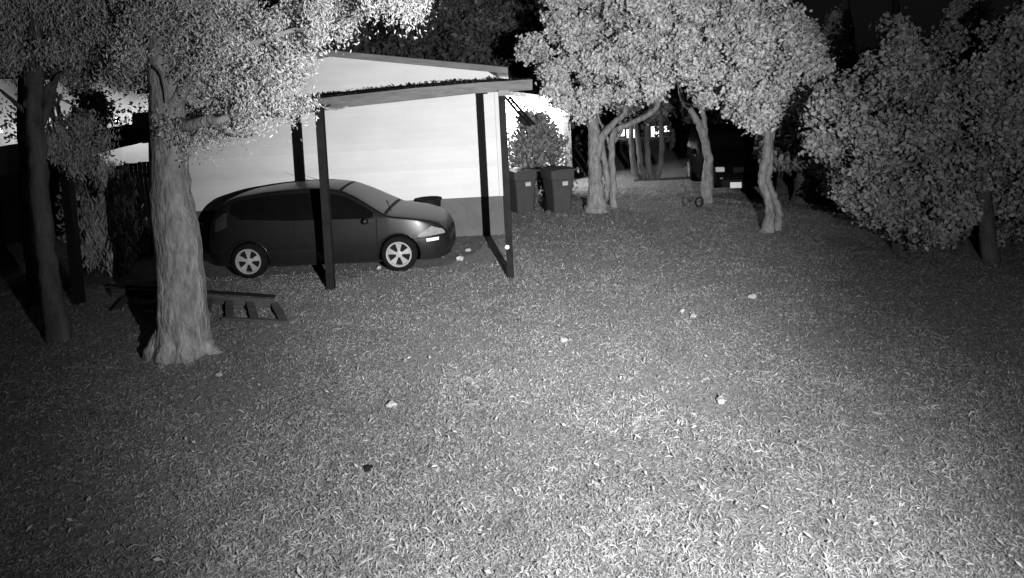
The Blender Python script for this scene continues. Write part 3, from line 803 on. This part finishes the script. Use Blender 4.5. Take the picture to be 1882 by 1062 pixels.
cen, cl = cloud(bl, 2700, 26, .06, 2.0); cen[:, 2] -= RNG.exponential(.06, len(cen))
rel(leaf_mesh('crown', cen, .042, .3, m_leaf_l, droop=1.1), t)
tw = MB(); twigs(tw, hub, cl, 170, .012)
for br in ([(612, 30), (700, 22), (745, 20), (766, 30), (765, 48)], [(350, 262), (365, 240), (390, 250), (410, 262)], [(560, 175), (600, 200), (640, 195)], [(395, 235), (440, 250), (470, 246)], [(248, 5), (250, 40), (258, 65)], [(285, 120), (302, 150), (308, 190)]):
    limb(tw, [tp(x, y, -.35 if x < 500 else .8) for x, y in br], [.014, .012, .009, .006, .005][:len(br)], .01, 6, 0, 4)
rel(tw.build('branches', m_bark_s, smooth=True), t)

# --- slimmer leaning tree at far left with moss
def slim_tree(base, pts, name, label, barkm, blobs, nl, leafm, lsz=.06, asp=.3, droop=.8, extra=(), pw=2.6, sg_=.07, seg=14, ntw=60, group=None, ncl=20):
    b_ = G(*base); t = tree(name, b_, label, group=group); m = MB()
    hub = limb(m, [b_+Vector((0, 0, -.05))]+[P(x, y, b_.y+dy) for x, y, dy, r_ in pts[1:]], [p_[3] for p_ in pts], .015, seg)
    for e_ in extra:
        hub += limb(m, [P(x, y, b_.y+dy) if k or y < 1e5 else None for k, (x, y, dy, r_) in enumerate(e_)], [q[3] for q in e_], .015, max(8, seg-4))
    rel(m.build('trunk', barkm, smooth=True), t)
    if blobs:
        bl = [B(x, y, b_.y+dy, r_, ry_, ryy) for x, y, dy, r_, ry_, ryy in blobs]
        cen, cl = cloud(bl, nl//ncl, ncl, sg_, pw); rel(leaf_mesh('crown', cen, lsz, asp, leafm, droop=droop), t)
        if ntw:
            tw = MB(); twigs(tw, hub[len(hub)//3:], cl, ntw, .012); rel(tw.build('branches', barkm, smooth=True), t)
    return t
slim_tree((108, 625), [(108, 625, 0, .15), (100, 560, 0, .115), (84, 460, 0, .105), (72, 340, 0, .10), (66, 230, 0, .09), (64, 120, 0, .085), (68, -60, 0, .07)],
    'leaning_tree', 'slim leaning trunk with hanging moss at the far left', m_bark_d,
    region([(-40, -40), (-40, 115), (30, 135), (75, 110), (120, 135), (190, 135), (250, 150), (262, -40)], 76, 16, 36, -.3, 1.0, 8)+region([(95, 210), (100, 320), (190, 320), (200, 250), (150, 215)], 14, 10, 18, .8, 1.4, 9, 1.6),
    60000, m_leaf_m, .06, .22, 1.9, extra=[[(70, 240, 0, .05), (40, 200, .1, .03), (0, 165, .2, .015)], [(66, 250, 0, .06), (95, 170, .4, .05), (105, 80, .6, .04), (110, -30, .7, .03)], [(68, 190, 0, .05), (105, 140, .3, .02), (150, 110, .5, .01)]])
# second stem behind it
slim_tree((66, 560), [(66, 560, 0, .10), (56, 470, 0, .085), (48, 380, 0, .08), (44, 250, 0, .07), (40, 60, 0, .06)], 'young_tree', 'dark young trunk close behind the leaning mossy trunk', m_bark_d, [(50, 90, .5, 50, 60, .5)], 2500, m_leaf_m, ntw=10)

# hanging moss curtain / drooping shrub beside the gate
b_ = G(215, 500); t = tree('drooping_shrub', b_, 'drooping strappy shrub left of the oak trunk', 'shrub')
bl = [B(x-0, y, b_.y+dy, r_, r_*1.5) for x, y, dy, r_, _, _2 in region([(165, 330), (150, 400), (175, 470), (215, 480), (235, 500), (245, 420), (228, 330), (200, 310)], 26, 10, 18, -.3, .3, 6)]
cen, cl = cloud(bl, 480, 22, .06, 2.0); cen = cen-np.array([[b_.x, b_.y, 0]]); cen = cen[cen[:, 2] > .05]
leaf_mesh('foliage', cen, .15, .16, m_leaf_m, t, droop=3.0)
o = MB().tube([(0, 0, 0), (.03, 0, .6), (0, .02, 1.2)], [.07, .05, .03], 8, .05).build('stem', m_bark_d, t)
GS = 'dark trees silhouetted against the glowing back house'
for pg, base, n_, sd, lab in (([(48, 100), (52, 240), (95, 240), (85, 150)], 70, 7, 1, 'narrow dark tree silhouetted just right of the leaning trunk'), ([(100, 150), (98, 250), (122, 250), (118, 150)], 110, 8, 2, 'thin dark tree silhouetted between the two left bright gaps'),
        ([(142, 150), (138, 265), (186, 265), (180, 180)], 165, 16, 3, 'bushy dark tree silhouetted left of the brightest gap'), ([(262, 150), (268, 215), (310, 215), (300, 150)], 290, 9, 4, 'dark tree silhouetted between the bright gap and the oak'), ([(-20, 140), (-20, 165), (60, 165), (200, 165), (300, 170), (300, 130)], 120, 8, 5, 'wide dark tree whose boughs hang over the glowing wall')):
    q = P(base, 330, 18.5); t = tree('silhouette_tree', (q.x, q.y, 0), lab, group=GS)
    extra_ = sd in (1, 3)
    bl = [B(x, y, 18.5+dy, r_*.75, ry_*.75) for x, y, dy, r_, ry_, _ in region(pg, n_, 12, 22, -.5, .5, sd)]
    cen, cl = cloud(bl, n_*22, 12, .13)
    if extra_:
        c2, _c = cloud([B(25 if sd == 1 else 222, 215, 18.5, 38, 48)], 26, 6, .12); cen = np.concatenate([cen, c2]); rel(leaf_mesh('crown', cen, .13, .5, m_leaf_m, droop=.5), t)
    m = MB(); limb(m, [(q.x, q.y, 0), (q.x+.05, q.y, 1.5), (q.x, q.y, 3.2)], [.1, .08, .05], .02, 8); rel(m.build('trunk', m_bark_d, smooth=True), t)
for px_, py_, d_, lab in ((165, 350, 12.5, 'ragged dim bush under the shed beam, left of the strappy shrub'), (255, 420, 12.5, 'low dark bush tucked behind the oak trunk')):
    q = P(px_, py_, d_); t = tree('undergrowth_bush', (q.x, q.y, 0), lab, 'bush')
    bl = [((q.x+random.uniform(-.4, .4), q.y+random.uniform(-.4, .4), q.z+random.uniform(-.9, .2)), .45, .4, .45) for _ in range(5)]
    cen, cl = cloud(bl, 160, 16, .09); cen = cen[cen[:, 2] > .03]; rel(leaf_mesh('foliage', cen, .09, .35, m_leaf_m, droop=.8), t)
    m = MB()
    for k in range(5): limb(m, [(q.x+random.uniform(-.1, .1), q.y, 0), (q.x+random.uniform(-.25, .25), q.y, q.z*.5), bl[k][0]], [.03, .02, .01], .02, 6)
    rel(m.build('stems', m_bark_d, smooth=True), t)

# --- crape myrtles in the middle (crowns meet in one canopy)
GR = 'multi-stemmed trees across the middle of the yard'
def crown_blobs(lst, Y): return [(x, y, dy, r_, ry_, ryy) for x, y, dy, r_, ry_, ryy in lst]
slim_tree((1098, 388), [(1098, 388, 0, .34), (1096, 370, 0, .22), (1094, 330, 0, .16), (1092, 290, 0, .15), (1092, 250, 0, .14), (1084, 200, 0, .13), (1075, 120, 0, .10), (1080, 60, 0, .06)],
    'crape_myrtle', 'stout pale trunk right of the bins under the bright canopy', m_bark_s,
    region([(1015, -40), (1000, 30), (978, 75), (968, 105), (990, 150), (1030, 190), (1075, 200), (1120, 178), (1190, 172), (1225, 150), (1225, -40)], 105, 16, 30, -1.6, .2, 21),
    59892, m_leaf, .074, .6, .1, extra=[[(1094, 300, 0, .10), (1105, 255, -.1, .09), (1130, 225, -.1, .07), (1150, 205, -.1, .06), (1152, 160, 0, .05), (1160, 100, 0, .03)], [(1100, 385, .1, .10), (1116, 350, .1, .08), (1110, 290, .1, .07), (1102, 250, 0, .06)], [(1068, 205, 0, .05), (1050, 215, 0, .03), (1046, 240, 0, .02)]], group=GR, pw=1.9, sg_=.058, ncl=26)
slim_tree((1128, 382), [(1128, 382, 0, .10), (1127, 350, 0, .085), (1126, 310, 0, .075), (1124, 270, 0, .075), (1132, 240, 0, .07), (1165, 225, 0, .065), (1200, 205, 0, .06), (1215, 175, 0, .06), (1230, 130, 0, .05), (1245, 80, 0, .035)],
    'crape_myrtle', 'slender trunk bending sharply right over the driveway, beside the stout one', m_bark_s,
    region([(1150, -40), (1150, 150), (1210, 178), (1235, 140), (1260, 150), (1300, 170), (1345, 150), (1345, -40)], 85, 16, 30, -2.6, -1.2, 22),
    48484, m_leaf, .074, .6, .1, extra=[[(1124, 275, 0, .04), (1110, 240, .1, .035), (1096, 205, .2, .03), (1085, 170, .2, .02)], [(1126, 262, 0, .05), (1142, 240, .2, .04), (1140, 215, .1, .03), (1160, 175, 0, .02)]], group=GR, pw=1.9, sg_=.058, ncl=26)
slim_tree((1302, 372), [(1302, 378, 0, .13), (1300, 350, 0, .15), (1302, 310, 0, .11), (1300, 280, 0, .10), (1290, 240, 0, .09), (1275, 210, 0, .07), (1255, 180, 0, .06), (1245, 130, 0, .04)],
    'crape_myrtle', 'slender trunk forking above, standing in front of the black car', m_bark_s,
    region([(1225, -40), (1235, 120), (1265, 170), (1300, 190), (1350, 175), (1400, 190), (1420, -40)], 85, 16, 30, -3.2, -1.6, 23),
    45632, m_leaf, .074, .6, .1, extra=[[(1296, 250, 0, .07), (1293, 210, 0, .06), (1285, 180, 0, .05), (1300, 120, 0, .03)]], group=GR, pw=1.9, sg_=.058, ncl=26)
slim_tree((1408, 426), [(1410, 428, 0, .15), (1415, 400, 0, .085), (1412, 370, 0, .075), (1400, 335, 0, .075), (1406, 300, 0, .075), (1412, 265, 0, .075), (1410, 235, 0, .07), (1400, 180, 0, .05), (1390, 100, 0, .035)],
    'crape_myrtle', 'twin twisted pale stem furthest right and nearest, beside the black car nose', m_bark_s,
    region([(1345, -40), (1345, 175), (1375, 235), (1420, 245), (1450, 210), (1500, 205), (1545, 200), (1535, 150), (1505, 115), (1490, 60), (1440, 5), (1430, -40)], 105, 15, 28, -.9, .7, 24),
    65596, m_leaf, .074, .6, .1, extra=[[(1428, 430, .1, .09), (1432, 400, .1, .07), (1424, 365, .1, .065), (1412, 335, .1, .06), (1414, 300, .1, .055), (1418, 250, .1, .05), (1430, 200, .1, .03)], [(1408, 245, 0, .03), (1385, 235, 0, .02), (1362, 250, 0, .01)]], group=GR, pw=1.9, sg_=.058, ncl=26)

# --- bush behind the bins with light leaking through
b_ = G(990, 372); t = tree('hedge_bush', (b_.x, 16.6, 0), 'leafy rounded bush against the glaring white wall behind the bins', 'bush')
bl = [B(x, y, 16.6+dy, r_, ry_, .7) for x, y, dy, r_, ry_ in ((955, 285, 0, 24, 40), (975, 245, 0, 24, 38), (1000, 250, .3, 26, 38), (1022, 280, .3, 24, 38), (990, 290, 0, 40, 38), (945, 320, .2, 22, 30), (1000, 330, .3, 40, 35), (1040, 320, .3, 16, 30), (968, 222, .2, 13, 20), (990, 225, .2, 13, 16))]
cen, cl = cloud(bl, 600, 16, .08, 1.8)
zb_ = P(990, 275, 16.6).z; cen = cen[(cen[:, 2] > zb_) | (RNG.uniform(0, 1, len(cen)) < .42)]
rel(leaf_mesh('foliage', cen[cen[:, 2] > .05], .11, .6, m_leaf_h), t)
m = MB()
for k in range(6): limb(m, [(b_.x+random.uniform(-.5, .5), 16.6, 0), (b_.x+random.uniform(-.6, .6), 16.6, 1.0), bl[k][0]], [.05, .04, .02], .03, 7)
rel(m.build('stems', m_bark_d, smooth=True), t)

# --- slender trunks in the distance
GB = 'slender trunks in the dim distance'
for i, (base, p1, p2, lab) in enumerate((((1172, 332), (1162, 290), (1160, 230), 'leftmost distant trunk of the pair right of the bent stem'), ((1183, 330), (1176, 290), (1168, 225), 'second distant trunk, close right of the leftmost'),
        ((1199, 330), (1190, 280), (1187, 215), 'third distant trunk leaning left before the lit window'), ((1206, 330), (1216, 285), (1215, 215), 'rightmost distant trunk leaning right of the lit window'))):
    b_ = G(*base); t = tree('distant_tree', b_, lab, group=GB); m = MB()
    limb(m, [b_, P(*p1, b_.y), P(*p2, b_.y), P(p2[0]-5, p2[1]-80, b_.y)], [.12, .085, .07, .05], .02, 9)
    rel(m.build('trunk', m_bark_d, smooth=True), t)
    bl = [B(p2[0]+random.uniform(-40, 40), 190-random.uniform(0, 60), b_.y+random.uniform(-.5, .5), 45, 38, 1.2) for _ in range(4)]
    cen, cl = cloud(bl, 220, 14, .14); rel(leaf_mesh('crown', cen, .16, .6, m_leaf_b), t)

# --- shrubs and trees on the right
slim_tree((1655, 470), [(1655, 470, 0, .12), (1650, 400, 0, .10), (1640, 300, 0, .09), (1640, 200, 0, .06), (1645, 100, 0, .04)],
    'broadleaf_tree', 'broad leafy tree with low sweeping foliage at right', m_bark_d,
    region([(1505, 250), (1495, 190), (1525, 150), (1565, 130), (1600, 120), (1625, 70), (1650, 35), (1675, 75), (1700, 120), (1735, 105), (1765, 150), (1770, 190), (1760, 300), (1790, 400), (1740, 430), (1690, 430), (1600, 395), (1560, 365), (1530, 320)], 140, 12, 30, -1.3, .5, 31),
    72000, m_leaf_r, .074, .62, .2, group=None, pw=1.9, ntw=60, ncl=26, sg_=.07)
slim_tree((1822, 480), [(1822, 480, 0, .12), (1812, 400, 0, .10), (1810, 300, 0, .09), (1830, 180, 0, .08), (1850, 60, 0, .05)],
    'broadleaf_tree', 'leafy tree cut off by the right edge of the picture', m_bark_d,
    region([(1882, 30), (1830, 70), (1840, 120), (1780, 140), (1760, 175), (1780, 260), (1800, 340), (1850, 380), (1960, 400), (1960, 30)], 80, 16, 32, -.6, .4, 32),
    38000, m_leaf_r, .074, .62, .2, pw=2.2, ntw=30, ncl=18, sg_=.07)
slim_tree((1740, 430), [(1740, 430, 0, .12), (1745, 360, 0, .1), (1750, 260, 0, .08), (1750, 120, 0, .05)], 'broadleaf_tree', 'dim leafy tree filling the gap between the sweeping tree and the cut-off tree', m_bark_d,
    region([(1690, 40), (1690, 400), (1800, 420), (1850, 330), (1850, 60), (1790, 90), (1740, 60)], 60, 18, 34, -.4, .6, 41), 30000, m_leaf_r, .09, .6, .2, ntw=15, pw=2.2, sg_=.09)
slim_tree((1545, 385), [(1545, 385, 0, .12), (1548, 330, 0, .1), (1550, 240, 0, .08), (1550, 160, 0, .05)], 'round_tree', 'dim bushy tree between the twisted stem and the sweeping tree', m_bark_d,
    region([(1500, 130), (1490, 330), (1600, 350), (1600, 100), (1560, 110)], 40, 18, 34, -.6, .6, 42), 16000, m_leaf_r, .11, .6, .2, ntw=15, pw=2.2, sg_=.1)
slim_tree((1478, 372), [(1478, 372, 0, .30), (1480, 340, 0, .24), (1484, 310, 0, .2), (1484, 250, 0, .14)],
    'round_tree', 'small dim round tree behind the twisted stem', m_bark_d,
    [(1480, 250, 0, 60, 45, 1.2), (1440, 270, 0, 35, 35, 1), (1520, 280, 0, 40, 35, 1), (1480, 210, 0, 60, 30, 1.2)], 12000, m_leaf_h, .15, .6, .1, ntw=20, sg_=.12)
for x_, y_, Y_, lab in ((1720, 455, 10.6, 'low dark shrub under the sweeping leafy tree'), (1850, 470, 10.3, 'low dark shrub at the right edge below the cut-off tree'), (1590, 405, 13.2, 'low dark shrub left of the sweeping tree foot')):
    q = P(x_, y_, Y_); t = tree('low_shrub', (q.x, Y_, 0), lab, 'shrub')
    bl = [((q.x+random.uniform(-.7, .7), Y_+random.uniform(-.4, .4), random.uniform(.15, .75)), .38, .35, .28) for _ in range(11)]
    cen, cl = cloud(bl, 330, 18, .07); cen = cen[cen[:, 2] > .02]; rel(leaf_mesh('foliage', cen, .075, .5, m_leaf_h), t)
    m = MB()
    for k in range(6): limb(m, [(q.x+random.uniform(-.2, .2), Y_, 0), (q.x+random.uniform(-.4, .4), Y_, .3), bl[k][0]], [.025, .02, .008], .02, 6)
    rel(m.build('stems', m_bark_d, smooth=True), t)
for (x, ytop, ybot, w_, Y, lab) in ((1541, 30, 200, 46, 18, 'smaller dark conical evergreen rising behind the canopy'), (1780, -25, 330, 92, 15.5, 'taller dark conical evergreen behind the right-hand trees')):
    q = P(x, 300, Y); t = tree('conifer_tree', (q.x, q.y, 0), lab); bl = []
    zt = P(x, ytop, Y).z; zb_ = .6; n_ = 16; wr_ = w_*Y/F
    for k in range(n_):
        f_ = k/(n_-1); z_ = zb_+(zt-zb_)*f_; r_ = wr_*(1.02-f_)**.75+.06; bl.append(((q.x+random.uniform(-.1, .1), Y, z_), r_, r_, (zt-zb_)/n_*1.1))
    cen, cl = cloud(bl, 2000, 18, .09, 3.5); rel(leaf_mesh('crown', cen, .11, .35, m_leaf_c, droop=-.5), t)
    m = MB(); limb(m, [(q.x, Y, 0), (q.x, Y, zt*.5), (q.x, Y, zt*.92)], [.2, .14, .04], .02, 10); rel(m.build('trunk', m_bark_d, smooth=True), t)

# --- dark woods behind
rs = random.Random(3)
kinds = ['tall shadowy tree above the gable roof', 'dark bushy tree beyond the carport roof end', 'black tree lost in the night behind the canopy']
spots = [(560, 60, 27, 0), (690, 40, 25, 1), (800, 50, 24, 1), (880, 60, 23, 1), (950, 90, 24, 1), (990, 30, 27, 0), (1130, 120, 28, 1), (1240, 150, 26, 2), (1340, 160, 25, 2), (1430, 180, 28, 2), (1650, 190, 28, 2), (420, 60, 28, 0), (250, 60, 27, 0), (80, 50, 28, 0), (1560, 230, 24, 2), (1880, 200, 26, 2)]
labs = ['shadowy tree directly above the gable peak', 'dim tree above the left end of the gable roof slope', 'dim tree with a bare stem above the middle of the roof', 'dim tree above the right half of the roof slope', 'dark tree beyond the end of the carport fascia', 'dark tree left of the bright canopy top',
 'dim tree glimpsed under the canopy beside the stout trunk', 'dim tree glimpsed under the canopy above the distant windows', 'dim tree right behind the black car roof', 'dim tree behind the twisted twin stem', 'black tree between the two conical evergreens',
 'black tree behind the oak crown, right part', 'black tree behind the oak crown, left part', 'black tree behind the leaning mossy trunk', 'black tree right of the small round tree', 'black tree beyond the right picture edge']
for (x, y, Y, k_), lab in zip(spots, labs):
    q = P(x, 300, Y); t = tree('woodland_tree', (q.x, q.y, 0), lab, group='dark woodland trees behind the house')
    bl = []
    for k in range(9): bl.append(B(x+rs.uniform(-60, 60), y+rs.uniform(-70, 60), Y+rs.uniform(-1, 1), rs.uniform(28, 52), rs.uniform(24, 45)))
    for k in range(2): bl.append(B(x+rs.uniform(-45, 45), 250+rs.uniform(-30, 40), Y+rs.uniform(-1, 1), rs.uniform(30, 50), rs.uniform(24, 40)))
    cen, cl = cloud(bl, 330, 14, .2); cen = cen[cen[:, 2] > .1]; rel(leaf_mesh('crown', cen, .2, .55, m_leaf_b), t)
    m = MB(); hub = limb(m, [(q.x, Y, 0), (q.x+.1, Y, 3), (q.x-.1, Y, 6), (q.x, Y, P(x, max(-20, y-40), Y).z)], [.24, .18, .13, .05], .04, 9)
    twigs(m, hub[5:], cl, 12, .04); rel(m.build('trunk', m_bark_d, smooth=True), t)
